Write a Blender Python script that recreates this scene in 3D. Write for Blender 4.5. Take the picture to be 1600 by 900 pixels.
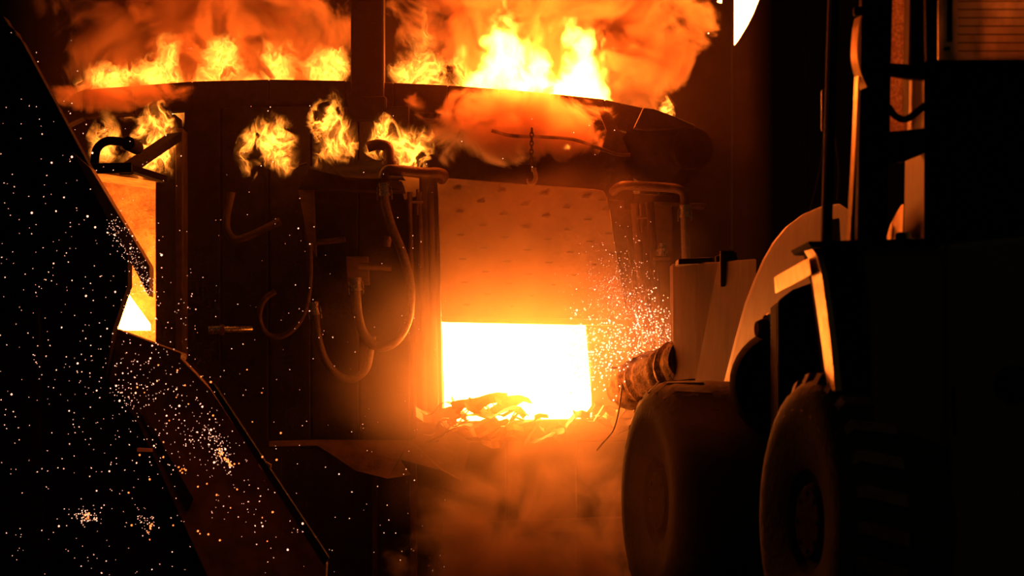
import bpy, bmesh, math, random
from mathutils import Vector, Matrix, noise

random.seed(7)
sc = bpy.context.scene
for o in list(bpy.data.objects):
    bpy.data.objects.remove(o)
COL = sc.collection

# ------------------------------------------------------------------ camera
F = 4800.0                       # focal length in pixels of the 1600x900 frame
EYE = Vector((0, 0, 1.45))
PITCH = math.atan(170.0 / F)     # horizon at y = 620
FWD = Vector((0, math.cos(PITCH), math.sin(PITCH)))
UPV = Vector((0, -math.sin(PITCH), math.cos(PITCH)))
cam = bpy.data.cameras.new('camera')
cam.sensor_width = 36.0
cam.lens = F * 36.0 / 1600.0
cam.clip_end = 200
cam.dof.use_dof = True
cam.dof.focus_distance = 23.6
cam.dof.aperture_fstop = 2.8
camo = bpy.data.objects.new('camera', cam)
COL.objects.link(camo)
camo.location = EYE
camo.rotation_euler = (math.radians(90) + PITCH, 0, 0)
sc.camera = camo


def P(px, py, Y):
    """the point at depth Y that the photograph shows at pixel (px, py)"""
    d = FWD + Vector((1, 0, 0)) * ((px - 800) / F) + UPV * ((450 - py) / F)
    return EYE + d * (Y / d.y)


def S(px, Y):
    return px * Y / F


# ------------------------------------------------------------------ world and view
w = bpy.data.worlds.new('night')
sc.world = w
w.use_nodes = True
w.node_tree.nodes['Background'].inputs[0].default_value = (1.0, 0.75, 0.25, 1)
w.node_tree.nodes['Background'].inputs[1].default_value = 0.014
sc.view_settings.view_transform = 'Standard'
sc.view_settings.look = 'None'
sc.view_settings.gamma = 1.0
sc.view_settings.use_curve_mapping = False
sc.view_settings.exposure = 0.0
cy = sc.cycles
cy.use_denoising = True
cy.volume_bounces = 0
cy.max_bounces = 3
cy.diffuse_bounces = 1
cy.glossy_bounces = 2
cy.transparent_max_bounces = 12
cy.volume_max_steps = 256
cy.use_adaptive_sampling = True
cy.adaptive_threshold = 0.03
cy.adaptive_min_samples = 16
cy.sample_clamp_indirect = 4.0
cy.caustics_reflective = False
cy.caustics_refractive = False

HOT = (1.0, 0.2, 0.018)         # the colour of all burning things
FIRE = (1.0, 0.24, 0.022)
FLIGHT = (1.0, 0.125, 0.01)


def fire_light(name, p, power, radius=0.12, col=FLIGHT):
    l = bpy.data.lights.new(name, 'POINT')
    l.energy = power
    l.color = col
    l.shadow_soft_size = radius
    o = bpy.data.objects.new(name, l)
    COL.objects.link(o)
    o.location = p
    return o


# the fires of the place: flames over the roof rim, flames from the gap, flames out of the door, molten metal at the tap side, and added lamps for the rim smoke
for px, py, Y, e in ((170, 112, 24.5, 18), (255, 100, 24.5, 34), (345, 100, 24.5, 28), (430, 98, 24.5, 24),
                     (505, 100, 24.5, 12), (650, 95, 24.45, 75), (785, 75, 24.4, 240), (880, 85, 24.4, 300),
                     (960, 120, 24.5, 60), (1045, 160, 24.7, 16),
                     (770, 118, 23.95, 14), (900, 128, 23.95, 22), (190, 125, 23.95, 5),  # in front of the rim: lamps added to light the smoke there
                     (425, 225, 23.75, 1.2), (515, 205, 23.75, 1.2), (640, 225, 23.75, 1.0), (240, 220, 23.9, 0.7),
                     (160, 215, 24.1, 1.5)):
    fire_light('flame_light', P(px, py, Y), e)
fire_light('door_flame_light', P(820, 590, 23.4), 115, 0.2, (1.0, 0.24, 0.02))
fire_light('tap_light', P(185, 470, 24.35), 220, 0.1, HOT)
for px, py, e in ((205, 555, 1.6), (275, 625, 0.8), (345, 700, 1.2), (410, 800, 0.8), (136, 800, 0.5)):
    fire_light('spark_light', P(px, py, 20.3), e, 0.05)
fire_light('pour_light', P(1165, 10, 26.0), 60, 0.15, HOT)


# ------------------------------------------------------------------ materials
def nodes(name):
    m = bpy.data.materials.new(name)
    m.use_nodes = True
    nt = m.node_tree
    nt.nodes.clear()
    return m, nt


class G:
    """small node-graph helper"""
    def __init__(s, nt):
        s.nt = nt

    def n(s, t, **kw):
        x = s.nt.nodes.new(t)
        for k, v in kw.items():
            setattr(x, k, v)
        return x

    def put(s, sock, v):
        if isinstance(v, bpy.types.NodeSocket):
            s.nt.links.new(v, sock)
        else:
            sock.default_value = v

    def m(s, op, a, b=None, c=None, clamp=False):
        x = s.n('ShaderNodeMath', operation=op, use_clamp=clamp)
        s.put(x.inputs[0], a)
        if b is not None:
            s.put(x.inputs[1], b)
        if c is not None:
            s.put(x.inputs[2], c)
        return x.outputs[0]

    def v(s, op, a, b=None):
        x = s.n('ShaderNodeVectorMath', operation=op)
        s.put(x.inputs[0], a)
        if b is not None:
            if op == 'SCALE':
                s.put(x.inputs['Scale'], b)
            else:
                s.put(x.inputs[1], b)
        return x.outputs['Value'] if op in ('LENGTH', 'DOT_PRODUCT') else x.outputs[0]

    def noise(s, vec, scale, detail=2.0, rough=0.5, dist=0.0, col=False):
        x = s.n('ShaderNodeTexNoise')
        s.put(x.inputs['Vector'], vec)
        x.inputs['Scale'].default_value = scale
        x.inputs['Detail'].default_value = detail
        x.inputs['Roughness'].default_value = rough
        x.inputs['Distortion'].default_value = dist
        return x.outputs['Color'] if col else x.outputs['Fac']

    def smooth(s, x, a, b):
        r = s.n('ShaderNodeMapRange', interpolation_type='SMOOTHSTEP')
        s.put(r.inputs['Value'], x)
        r.inputs['From Min'].default_value = a
        r.inputs['From Max'].default_value = b
        return r.outputs['Result']


def surf(name, c0, c1, rough=0.6, metal=0.0, scale=6.0, bump=0.25, detail=5.0, spec=0.4, stretch=(1, 1, 1)):
    m, nt = nodes(name)
    g = G(nt)
    out = g.n('ShaderNodeOutputMaterial')
    b = g.n('ShaderNodeBsdfPrincipled')
    tc = g.n('ShaderNodeNewGeometry').outputs['Position']
    mp = g.v('MULTIPLY', tc, stretch)
    f = g.noise(mp, scale, detail, 0.6)
    f2 = g.noise(mp, scale * 5, 3, 0.6)
    r = g.n('ShaderNodeValToRGB')
    r.color_ramp.elements[0].position = 0.35
    r.color_ramp.elements[1].position = 0.68
    r.color_ramp.elements[0].color = (*c0, 1)
    r.color_ramp.elements[1].color = (*c1, 1)
    nt.links.new(f, r.inputs[0])
    nt.links.new(r.outputs[0], b.inputs['Base Color'])
    b.inputs['Metallic'].default_value = metal
    g.put(b.inputs['Roughness'], g.m('MULTIPLY_ADD', f2, 0.25, rough - 0.12))
    b.inputs['Specular IOR Level'].default_value = spec
    if bump:
        bp = g.n('ShaderNodeBump')
        bp.inputs['Strength'].default_value = bump
        bp.inputs['Distance'].default_value = 0.02
        nt.links.new(f2, bp.inputs['Height'])
        nt.links.new(bp.outputs[0], b.inputs['Normal'])
    nt.links.new(b.outputs[0], out.inputs[0])
    return m


def glow(name, col, strength, sampled=True, lo=1.0, scale=5.0):
    m, nt = nodes(name)
    g = G(nt)
    out = g.n('ShaderNodeOutputMaterial')
    e = g.n('ShaderNodeEmission')
    e.inputs[0].default_value = (*col, 1)
    if lo < 1.0:
        f = g.noise(g.n('ShaderNodeNewGeometry').outputs['Position'], scale, 5, 0.6)
        g.put(e.inputs[1], g.m('MULTIPLY_ADD', g.smooth(f, 0.35, 0.65), strength * (1 - lo), strength * lo))
    else:
        e.inputs[1].default_value = strength
    nt.links.new(e.outputs[0], out.inputs[0])
    if not sampled:
        m.cycles.emission_sampling = 'NONE'
    return m


M = dict(
    shell=surf('sooty_steel', (0.01, 0.0065, 0.005), (0.028, 0.018, 0.013), 0.75, 0.0, spec=0.15),
    rust=surf('rusty_steel', (0.05, 0.025, 0.014), (0.12, 0.06, 0.033), 0.75, 0.0),
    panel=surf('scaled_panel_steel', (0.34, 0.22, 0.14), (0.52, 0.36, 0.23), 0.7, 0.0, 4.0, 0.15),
    slotm=surf('slot_edge', (0.16, 0.1, 0.065), (0.24, 0.15, 0.1), 0.8),
    pipe=surf('painted_pipe', (0.07, 0.035, 0.022), (0.13, 0.065, 0.04), 0.55, 0.0, 8),
    hose=surf('silver_braided_hose', (0.13, 0.09, 0.07), (0.22, 0.16, 0.12), 0.42, 0.3, 40, 0.4),
    chrome=surf('steel_fitting', (0.45, 0.4, 0.35), (0.65, 0.58, 0.5), 0.28, 0.9, 10, 0.1),
    black=surf('black_steel', (0.006, 0.005, 0.004), (0.012, 0.01, 0.008), 0.9, 0.0, spec=0.06),
    brick=surf('refractory', (0.3, 0.2, 0.13), (0.62, 0.45, 0.28), 0.9, 0, 7, 1.0),
    scrap=surf('scrap_sheet_steel', (0.07, 0.05, 0.035), (0.2, 0.14, 0.1), 0.45, 0.3, 10, 0.3),
    crust=surf('slag_crust', (0.14, 0.08, 0.045), (0.55, 0.36, 0.22), 0.85, 0, 14, 1.0),
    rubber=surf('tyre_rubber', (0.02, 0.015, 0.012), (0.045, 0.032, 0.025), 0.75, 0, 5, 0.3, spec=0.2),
    lug_lit=surf('lit_lug_rubber', (0.1, 0.055, 0.035), (0.22, 0.12, 0.08), 0.6, 0, 12, 0.3),  # rear lugs: firelight put into a lighter rubber colour
    rimm=surf('wheel_rim_paint', (0.008, 0.006, 0.005), (0.018, 0.012, 0.01), 0.8, 0.0, spec=0.1),
    paint=surf('dark_loader_paint', (0.1, 0.09, 0.03), (0.13, 0.11, 0.04), 0.45, 0.0, 2, 0.05),
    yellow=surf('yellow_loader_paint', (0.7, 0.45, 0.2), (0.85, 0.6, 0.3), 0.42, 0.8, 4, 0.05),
    arm=surf('worn_arm_paint', (0.22, 0.1, 0.06), (0.29, 0.135, 0.085), 0.6, 0.0, 3, 0.1, spec=0.2, stretch=(1, 1, 0.4)),
    plate=surf('tool_plate_steel', (0.07, 0.03, 0.02), (0.1, 0.042, 0.028), 0.85, 0.0, 3, 0.1, spec=0.1, stretch=(1, 1, 0.2)),
    concrete=surf('sooty_concrete', (0.006, 0.005, 0.004), (0.012, 0.01, 0.008), 0.9, 0, 2, spec=0.1),
    chamber=glow('white_hot_chamber', (1.0, 0.25, 0.035), 110.0),
    molten=glow('molten_metal', HOT, 90.0),
    spark=glow('spark_glow', (1.0, 0.42, 0.25), 4.0, False),
    ember=glow('ember_glow', (1.0, 0.2, 0.04), 3.5, False),
)


def wet_glass():
    m, nt = nodes('speckled_dirty_glass')
    g = G(nt)
    out = g.n('ShaderNodeOutputMaterial')
    b = g.n('ShaderNodeBsdfTranslucent')
    f = g.noise(g.n('ShaderNodeNewGeometry').outputs['Position'], 70, 4, 0.7)
    r = g.n('ShaderNodeValToRGB')
    r.color_ramp.elements[0].position = 0.42
    r.color_ramp.elements[1].position = 0.66
    r.color_ramp.elements[0].color = (0.5, 0.32, 0.25, 1)
    r.color_ramp.elements[1].color = (0.95, 0.8, 0.7, 1)
    nt.links.new(f, r.inputs[0])
    nt.links.new(r.outputs[0], b.inputs[0])
    nt.links.new(b.outputs[0], out.inputs[0])
    return m


M['wet'] = wet_glass()


def reflection_glass(name, col):  # translucent tint stands for the fire mirrored in the pane
    m, nt = nodes(name)
    g = G(nt)
    out = g.n('ShaderNodeOutputMaterial')
    t = g.n('ShaderNodeBsdfTranslucent')
    d = g.n('ShaderNodeBsdfGlossy')
    d.inputs['Roughness'].default_value = 0.35
    f = g.noise(g.n('ShaderNodeNewGeometry').outputs['Position'], 4, 4, 0.6)
    r = g.n('ShaderNodeValToRGB')
    r.color_ramp.elements[0].position = 0.42
    r.color_ramp.elements[1].position = 0.55
    r.color_ramp.elements[0].color = (*[c * 0.7 for c in col], 1)
    r.color_ramp.elements[1].color = (*col, 1)
    nt.links.new(f, r.inputs[0])
    nt.links.new(r.outputs[0], t.inputs[0])
    mx = g.n('ShaderNodeMixShader')
    mx.inputs[0].default_value = 0.1
    nt.links.new(t.outputs[0], mx.inputs[1])
    nt.links.new(d.outputs[0], mx.inputs[2])
    nt.links.new(mx.outputs[0], out.inputs[0])
    return m


M['glass'] = reflection_glass('fire_reflection_glass', (0.95, 0.8, 0.7))


# ---- volumes: flame, smoke, haze
def flame_mat(name, strength, base, fil=1.0, scale=11.0, seed=0.0, step=0.38):
    m, nt = nodes(name)
    g = G(nt)
    out = g.n('ShaderNodeOutputMaterial')
    oc = g.n('ShaderNodeTexCoord').outputs['Object']
    pos = g.v('ADD', g.n('ShaderNodeNewGeometry').outputs['Position'], (seed, seed * 0.7, 0))
    sx = g.n('ShaderNodeSeparateXYZ')
    nt.links.new(oc, sx.inputs[0])
    taper = g.m('MULTIPLY_ADD', sx.outputs[2], -0.25, 0.75)
    xy = g.n('ShaderNodeCombineXYZ')
    g.put(xy.inputs[0], g.m('DIVIDE', sx.outputs[0], taper))
    g.put(xy.inputs[1], g.m('DIVIDE', sx.outputs[1], taper))
    g.put(xy.inputs[2], sx.outputs[2])
    rr = g.v('LENGTH', xy.outputs[0])
    warp = g.v('SCALE', g.v('SUBTRACT', g.noise(pos, scale * 0.4, 2, 0.5, col=True), (0.5, 0.5, 0.5)), 0.3)
    wp = g.v('MULTIPLY', g.v('ADD', pos, warp), (1, 1, 0.7))
    n1 = g.noise(wp, scale, 3, 0.55)
    n2 = g.noise(wp, scale * 0.5, 3, 0.6)
    ridge = g.m('SUBTRACT', 1.0, g.m('MULTIPLY', g.m('ABSOLUTE', g.m('SUBTRACT', n1, 0.5)), 17.0), clamp=True)
    ridge = g.m('POWER', ridge, 2.0)
    e = g.smooth(g.m('MULTIPLY_ADD', g.m('SUBTRACT', n2, 0.5), 2.6, rr), 0.9, 0.25)
    body = g.m('MULTIPLY', g.m('POWER', e, 2.0), base)
    s = g.m('ADD', g.m('MULTIPLY', g.m('MULTIPLY', ridge, e), strength * fil), body)
    em = g.n('ShaderNodeEmission')
    em.inputs[0].default_value = (*FIRE, 1)
    nt.links.new(s, em.inputs[1])
    nt.links.new(em.outputs[0], out.inputs['Volume'])
    m.cycles.volume_step_rate = step
    return m


def smoke_mat(name, density, scale=1.6, thr=0.5, soft=0.25, col=(0.95, 0.72, 0.55), step=0.6, env=0.9, seed=0.0, absorb=1.0, aniso=0.2, simple=False):
    m, nt = nodes(name)
    g = G(nt)
    out = g.n('ShaderNodeOutputMaterial')
    oc = g.n('ShaderNodeTexCoord').outputs['Object']
    pos = g.v('ADD', g.n('ShaderNodeNewGeometry').outputs['Position'], (seed, seed * 0.5, seed * 0.3))
    rr = g.v('LENGTH', oc)
    if simple:
        n1 = g.noise(pos, scale, 1, 0.5)
    else:
        warp = g.v('SCALE', g.v('SUBTRACT', g.noise(pos, scale * 0.8, 0, 0.5, col=True), (0.5, 0.5, 0.5)), 0.6)
        n1 = g.noise(g.v('ADD', pos, warp), scale, 4.0, 0.6)
    # billows: noise minus a radial envelope
    f = g.m('SUBTRACT', n1, g.m('MULTIPLY', g.m('POWER', rr, 3.0), env * 0.5))
    d = g.m('MULTIPLY', g.smooth(f, thr - soft, thr + soft), density)
    scn = g.n('ShaderNodeVolumeScatter')
    scn.inputs['Color'].default_value = (*col, 1)
    scn.inputs['Anisotropy'].default_value = aniso
    nt.links.new(d, scn.inputs['Density'])
    ab = g.n('ShaderNodeVolumeAbsorption')
    ab.inputs['Color'].default_value = (1.0, 0.6, 0.35, 1)
    g.put(ab.inputs['Density'], g.m('MULTIPLY', d, absorb))
    ad = g.n('ShaderNodeAddShader')
    nt.links.new(scn.outputs[0], ad.inputs[0])
    nt.links.new(ab.outputs[0], ad.inputs[1])
    nt.links.new(ad.outputs[0], out.inputs['Volume'])
    m.cycles.volume_step_rate = step
    return m


def haze_mat(name, density, col):
    m, nt = nodes(name)
    g = G(nt)
    out = g.n('ShaderNodeOutputMaterial')
    scn = g.n('ShaderNodeVolumeScatter')
    scn.inputs['Color'].default_value = (*col, 1)
    scn.inputs['Density'].default_value = density
    scn.inputs['Anisotropy'].default_value = 0.3
    nt.links.new(scn.outputs[0], out.inputs['Volume'])
    m.cycles.homogeneous_volume = True
    return m


# ------------------------------------------------------------------ mesh builder
class MB:
    def __init__(s):
        s.v = []
        s.f = []

    def add(s, vs, fs):
        k = len(s.v)
        s.v += [Vector(x) for x in vs]
        s.f += [[i + k for i in f] for f in fs]
        return s

    def box(s, c, size, rot=None):
        R_ = rot or Matrix.Identity(3)
        h = Vector(size) / 2
        vs = [Vector(c) + R_ @ Vector((sx * h.x, sy * h.y, sz * h.z)) for sx in (-1, 1) for sy in (-1, 1) for sz in (-1, 1)]
        return s.add(vs, [[0, 1, 3, 2], [4, 6, 7, 5], [0, 4, 5, 1], [2, 3, 7, 6], [0, 2, 6, 4], [1, 5, 7, 3]])

    def bar(s, a, b, wd, ht, up=(0, 0, 1)):
        a, b = Vector(a), Vector(b)
        d = (b - a)
        L = d.length
        z = d.normalized()
        x = z.cross(Vector(up))
        if x.length < 1e-4:
            x = Vector((1, 0, 0))
        x.normalize()
        y = z.cross(x)
        return s.box((a + b) / 2, (wd, ht, L), Matrix((x, y, z)).transposed())

    def slab(s, poly, Y, depth, Ys=None):
        """a plate whose front outline is the pixel polygon at depth Y (or Ys per corner), extruded straight back"""
        pts = [P(p[0], p[1], (Ys[i] if Ys else Y)) for i, p in enumerate(poly)]
        n = len(pts)
        vs = pts + [p + Vector((0, depth, 0)) for p in pts]
        fs = [list(range(n)), list(range(2 * n - 1, n - 1, -1))]
        for i in range(n):
            j = (i + 1) % n
            fs.append([i, i + n, j + n, j])
        return s.add(vs, fs)

    def tube(s, pts, r, seg=12, cap=True):
        pts = [Vector(p) for p in pts]
        n = len(pts)
        rs = r if isinstance(r, (list, tuple)) else [r] * n
        t0 = (pts[1] - pts[0]).normalized()
        ref = Vector((0, 1, 0)) if abs(t0.y) < 0.9 else Vector((1, 0, 0))
        x = t0.cross(ref).normalized()
        vs, fs = [], []
        for i, p in enumerate(pts):
            t = (pts[min(i + 1, n - 1)] - pts[max(i - 1, 0)])
            if t.length < 1e-9:
                t = t0
            t.normalize()
            x = (x - t * x.dot(t)).normalized()
            y = t.cross(x)
            for k in range(seg):
                a = 2 * math.pi * k / seg
                vs.append(p + (x * math.cos(a) + y * math.sin(a)) * rs[i])
        for i in range(n - 1):
            for k in range(seg):
                j = (k + 1) % seg
                fs.append([i * seg + k, i * seg + j, (i + 1) * seg + j, (i + 1) * seg + k])
        if cap:
            fs.append(list(range(seg - 1, -1, -1)))
            fs.append([(n - 1) * seg + k for k in range(seg)])
        return s.add(vs, fs)

    def lathe(s, prof, c, axis, seg=48, sweep=2 * math.pi, start=0.0):
        """prof: (distance along axis, radius)"""
        a = Vector(axis).normalized()
        x = a.cross(Vector((0, 0, 1)))
        if x.length < 1e-4:
            x = Vector((1, 0, 0))
        x.normalize()
        y = a.cross(x)
        n = len(prof)
        full = abs(sweep - 2 * math.pi) < 1e-6
        cols = seg if full else seg + 1
        vs, fs = [], []
        for k in range(cols):
            t = start + sweep * k / seg
            u = x * math.cos(t) + y * math.sin(t)
            for h, r in prof:
                vs.append(Vector(c) + a * h + u * r)
        for k in range(seg):
            j = (k + 1) % cols
            for i in range(n - 1):
                fs.append([k * n + i, j * n + i, j * n + i + 1, k * n + i + 1])
        return s.add(vs, fs)

    def build(s, name, mat, parent=None, bevel=0.0, smooth=False, label=None):
        me = bpy.data.meshes.new(name)
        me.from_pydata([tuple(v) for v in s.v], [], s.f)
        bm = bmesh.new()
        bm.from_mesh(me)
        bmesh.ops.recalc_face_normals(bm, faces=bm.faces)
        bm.to_mesh(me)
        bm.free()
        me.materials.append(M[mat] if isinstance(mat, str) else mat)
        o = bpy.data.objects.new(name, me)
        COL.objects.link(o)
        if smooth:
            for p in me.polygons:
                p.use_smooth = True
            me.set_sharp_from_angle(angle=math.radians(40))
        if bevel:
            b = o.modifiers.new('bevel', 'BEVEL')
            b.width = bevel
            b.segments = 2
            b.limit_method = 'ANGLE'
        if parent is not None:
            o.parent = parent
            o.matrix_parent_inverse = parent.matrix_world.inverted()
        if label:
            o['label'] = label
        return o


def tag(o, label, cat, group=None, kind=None):
    o['label'] = label
    if cat:
        o['category'] = cat
    if group:
        o['group'] = group
    if kind:
        o['kind'] = kind
    return o


def thing(name, label, cat, loc=(0, 0, 0), group=None):
    o = bpy.data.objects.new(name, None)
    COL.objects.link(o)
    o.location = loc
    o.empty_display_size = 0.2
    bpy.context.view_layer.update()
    return tag(o, label, cat, group)


def curve(pts, n=10):
    """Catmull-Rom through the points"""
    pts = [Vector(p) for p in pts]
    q = [pts[0] * 2 - pts[1]] + pts + [pts[-1] * 2 - pts[-2]]
    out = []
    for i in range(1, len(q) - 2):
        a, b, c, d = q[i - 1:i + 3]
        for k in range(n):
            t = k / n
            out.append(0.5 * ((2 * b) + (c - a) * t + (2 * a - 5 * b + 4 * c - d) * t * t + (3 * b - a - 3 * c + d) * t ** 3))
    out.append(pts[-1])
    return out


# ------------------------------------------------------------------ the hall
fl = MB().box((0, 20, -0.15), (44, 60, 0.3)).build('floor', 'concrete')
tag(fl, 'sooty concrete floor of the melt shop', None, kind='structure')
bw = thing('wall_back', 'dark corrugated back wall of the melt shop', None, (0, 46, 0))
bw['kind'] = 'structure'
for i in range(24):
    x = -13.2 + i * 1.1 + 0.55
    MB().box((x, 46, 6), (1.08, 0.2, 12)).build('panel', 'concrete', bw)

# ------------------------------------------------------------------ arc furnace
fu = thing('arc_furnace', 'large sooty arc furnace with glowing open slag door and flames over its rim', 'furnace', P(800, 905, 25.5))

# shell plates left of the door, the wall bowed a little
edges = [(287, 24.30), (345, 24.22), (420, 24.14), (486, 24.08), (560, 24.03), (640, 24.0)]
for (x0, y0), (x1, y1) in zip(edges, edges[1:]):
    MB().slab([(x0 + 1, 166), (x1 - 1, 166), (x1 - 1, 700), (x0 + 1, 700)], 0, 0.25, [y0, y1, y1, y0]).build('shell_plate', 'shell', fu, 0.01)
# corner column; its edge highlight is put in as a lighter outer flange
co = MB().slab([(243, 178), (274, 178), (274, 560), (243, 545)], 23.95, 0.5).build('corner_column', 'shell', fu, 0.01)
MB().slab([(274, 200), (285, 200), (285, 560), (274, 555)], 23.9, 0.55).build('flange', 'rust', co, 0.006)
# side wall going back on the tap side
MB().slab([(243, 300), (249, 300), (249, 560), (243, 560)], 24.45, 1.6).build('side_plate', 'rust', fu)

# left jamb of the door with its upright rods
MB().slab([(640, 262), (684, 266), (692, 660), (650, 660)], 24.0, 0.3).build('door_jamb', 'rust', fu, 0.01)
MB().tube([P(655, 300, 23.93), P(664, 655, 23.93)], 0.022).build('upright_rod', 'rust', fu, smooth=True)
MB().tube([P(672, 290, 23.92), P(681, 655, 23.92)], 0.026).build('upright_rod', 'rust', fu, smooth=True)
MB().tube([P(640, 300, 23.95), P(648, 655, 23.95)], 0.02).build('upright_rod', 'rust', fu, smooth=True)
th = MB().tube([P(652, 296, 23.88), P(652, 336, 23.88)], 0.009).build('latch_pin', 'pipe', fu, smooth=True)
MB().tube([P(643, 316, 23.875), P(661, 316, 23.875)], 0.009).build('cross_bar', 'pipe', th, smooth=True)

# the raised door: a plate with rows of slots, lip at the bottom
def lerp(a, b, t):
    return a + (b - a) * t


DL0, DL1, DR0, DR1 = (683, 277), (690, 499), (946, 297), (981, 505)
YL, YR = 23.95, 24.12
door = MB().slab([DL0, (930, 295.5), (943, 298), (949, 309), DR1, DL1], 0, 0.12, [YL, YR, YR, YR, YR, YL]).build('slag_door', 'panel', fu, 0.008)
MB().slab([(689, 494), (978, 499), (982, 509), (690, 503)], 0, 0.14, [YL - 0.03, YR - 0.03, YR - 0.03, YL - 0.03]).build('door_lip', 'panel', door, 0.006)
rows = [[(208, 155), (403, 168), (590, 180), (773, 192)], [(313, 213), (503, 226), (688, 238), (845, 205)],
        [(218, 257), (410, 268), (597, 278), (782, 290)], [(320, 316), (510, 326), (695, 335), (862, 248)],
        [(223, 358), (415, 368), (605, 378), (793, 387)], [(325, 415), (517, 424), (705, 434), (875, 352)],
        [(232, 464), (427, 474), (610, 480), (805, 488)], [(333, 520), (523, 530), (715, 535), (885, 440)],
        [(240, 566), (435, 572), (625, 578), (810, 585)], [(340, 618), (530, 625), (720, 628)],
        [(248, 665), (440, 672), (640, 678), (830, 685)]]
slot_me = None
for row in rows:
    for zx, zy in row:
        px, py = 640 + zx * 480 / 1350, 240 + zy * 480 / 1350
        t = (px - 686) / 270
        p = P(px, py, lerp(YL, YR, t) + 0.003)
        if slot_me is None:
            so = MB().box((0, 0, 0), (0.055, 0.016, 0.01)).box((0.012, -0.002, 0.007), (0.05, 0.014, 0.004)).build('slot', 'slotm', door)
            slot_me = so.data
        else:
            so = bpy.data.objects.new('slot', slot_me)
            COL.objects.link(so)
            so.parent = door
            so.matrix_parent_inverse = door.matrix_world.inverted()
        so.location = p
        so.rotation_euler = (0, math.radians(3), 0)

# right of the door: jamb plates, leaning tubes
MB().slab([(950, 300), (1050, 305), (1056, 560), (984, 560)], 24.35, 0.25).build('door_jamb', 'rust', fu, 0.01)
MB().slab([(951, 312), (974, 313), (1000, 556), (986, 556)], 24.2, 0.1).build('guide_rail', 'rust', fu, 0.006)
MB().tube([P(992, 318, 24.05), P(1010, 545, 24.0)], 0.034, 14).build('leaning_tube', 'pipe', fu, smooth=True)
MB().tube([P(1015, 316, 24.14), P(1033, 548, 24.1)], 0.034, 14).build('leaning_tube', 'pipe', fu, smooth=True)
tb = MB().tube([P(1001, 318, 23.99), P(1004, 362, 23.99)], 0.012).build('latch_pin', 'pipe', fu, smooth=True)
MB().tube([P(994, 340, 23.985), P(1011, 340, 23.985)], 0.011).build('cross_bar', 'pipe', tb, smooth=True)
MB().slab([(1018, 315), (1105, 318), (1103, 324), (1018, 321)], 24.3, 0.3).build('bracket_shelf', 'rust', fu, 0.004)
# small bright valve on the jamb
vb = MB().lathe([(0, 0), (0, 0.05), (0.05, 0.05), (0.05, 0.035), (0.1, 0.03), (0.1, 0)], P(1034, 400, 24.1), (0, 0, 1), 16).build('valve', 'chrome', fu, smooth=True)
MB().box(P(1034, 404, 24.05), (0.13, 0.06, 0.02)).build('valve_flange', 'pipe', vb, 0.004)
MB().slab([(1018, 408), (1050, 408), (1050, 540), (1020, 540)], 24.25, 0.12).build('valve_box', 'rust', fu, 0.01)

# sill, base and apron under the door
MB().slab([(650, 660), (1050, 652), (1050, 672), (650, 690)], 23.9, 0.6).build('door_sill', 'rust', fu, 0.01)
for x0, x1, yy in ((440, 585, 24.1), (587, 644, 24.02), (646, 790, 23.95), (792, 900, 23.98), (902, 1060, 24.02)):
    MB().slab([(x0, 690), (x1, 690), (x1, 960), (x0, 960)], yy, 0.3).build('base_plate', 'shell', fu, 0.01)
MB().slab([(690, 818), (1060, 806), (1060, 830), (690, 836)], 23.7, 0.3).build('base_ledge', 'rust', fu, 0.01)
MB().slab([(640, 700), (650, 700), (652, 960), (642, 960)], 23.8, 0.15).build('base_rib', 'rust', fu, 0.006)
MB().slab([(582, 740), (590, 740), (590, 960), (582, 960)], 23.95, 0.15).build('base_rib', 'rust', fu, 0.006)
MB().slab([(420, 689), (495, 687), (640, 688), (690, 665), (736, 690), (722, 752), (690, 735), (625, 718), (642, 742), (606, 748),
           (555, 735), (515, 708), (495, 696), (420, 698)], 0, 0.02,
          [23.75, 23.75, 23.75, 23.8, 23.75, 23.55, 23.55, 23.6, 23.5, 23.5, 23.55, 23.65, 23.7, 23.7]).build('splash_apron', 'rust', fu)

# glowing chamber behind the door
ch = MB()
ch.slab([(690, 490), (925, 495), (925, 668), (695, 668)], 24.55, 0.1)
ch.build('glowing_chamber', 'chamber', fu, label='white-hot inside of the furnace seen through the slag door')

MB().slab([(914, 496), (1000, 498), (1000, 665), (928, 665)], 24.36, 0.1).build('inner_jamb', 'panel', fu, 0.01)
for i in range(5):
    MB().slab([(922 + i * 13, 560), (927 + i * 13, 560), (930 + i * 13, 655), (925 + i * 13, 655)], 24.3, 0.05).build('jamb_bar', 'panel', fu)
# roof rim in segments, curved plan
top_l = [(92, 158), (130, 140), (210, 134), (300, 127), (420, 124), (540, 126), (615, 129), (700, 133), (780, 139), (860, 146), (945, 155), (1020, 172)]
for i, ((x0, y0), (x1, y1)) in enumerate(zip(top_l, top_l[1:])):
    def yd(x):
        return 24.15 + 0.9 * ((x - 560) / 480.0) ** 2 * 0.25
    h = 44
    MB().slab([(x0, y0), (x1, y1), (x1, y1 + h), (x0, y0 + h)], 0, 0.22, [yd(x0), yd(x1), yd(x1), yd(x0)]).build('rim_segment', 'shell', fu, 0.012)
# hanging lip under the rim on the right
MB().tube(curve([P(768, 204, 23.95), P(800, 212, 23.95), (P(850, 214, 23.95)), P(900, 219, 23.98), P(960, 240, 24.0), P(985, 242, 24.0)]), 0.014).build('lip_cable', 'rust', fu, smooth=True)
MB().slab([(636, 170), (780, 179), (945, 196), (990, 212), (990, 330), (636, 305)], 24.24, 0.06).build('roof_skirt', 'shell', fu, 0.01)
MB().slab([(932, 165), (955, 178), (972, 215), (985, 244), (940, 236), (948, 205)], 24.0, 0.05).build('torn_plate', 'rust', fu)
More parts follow.
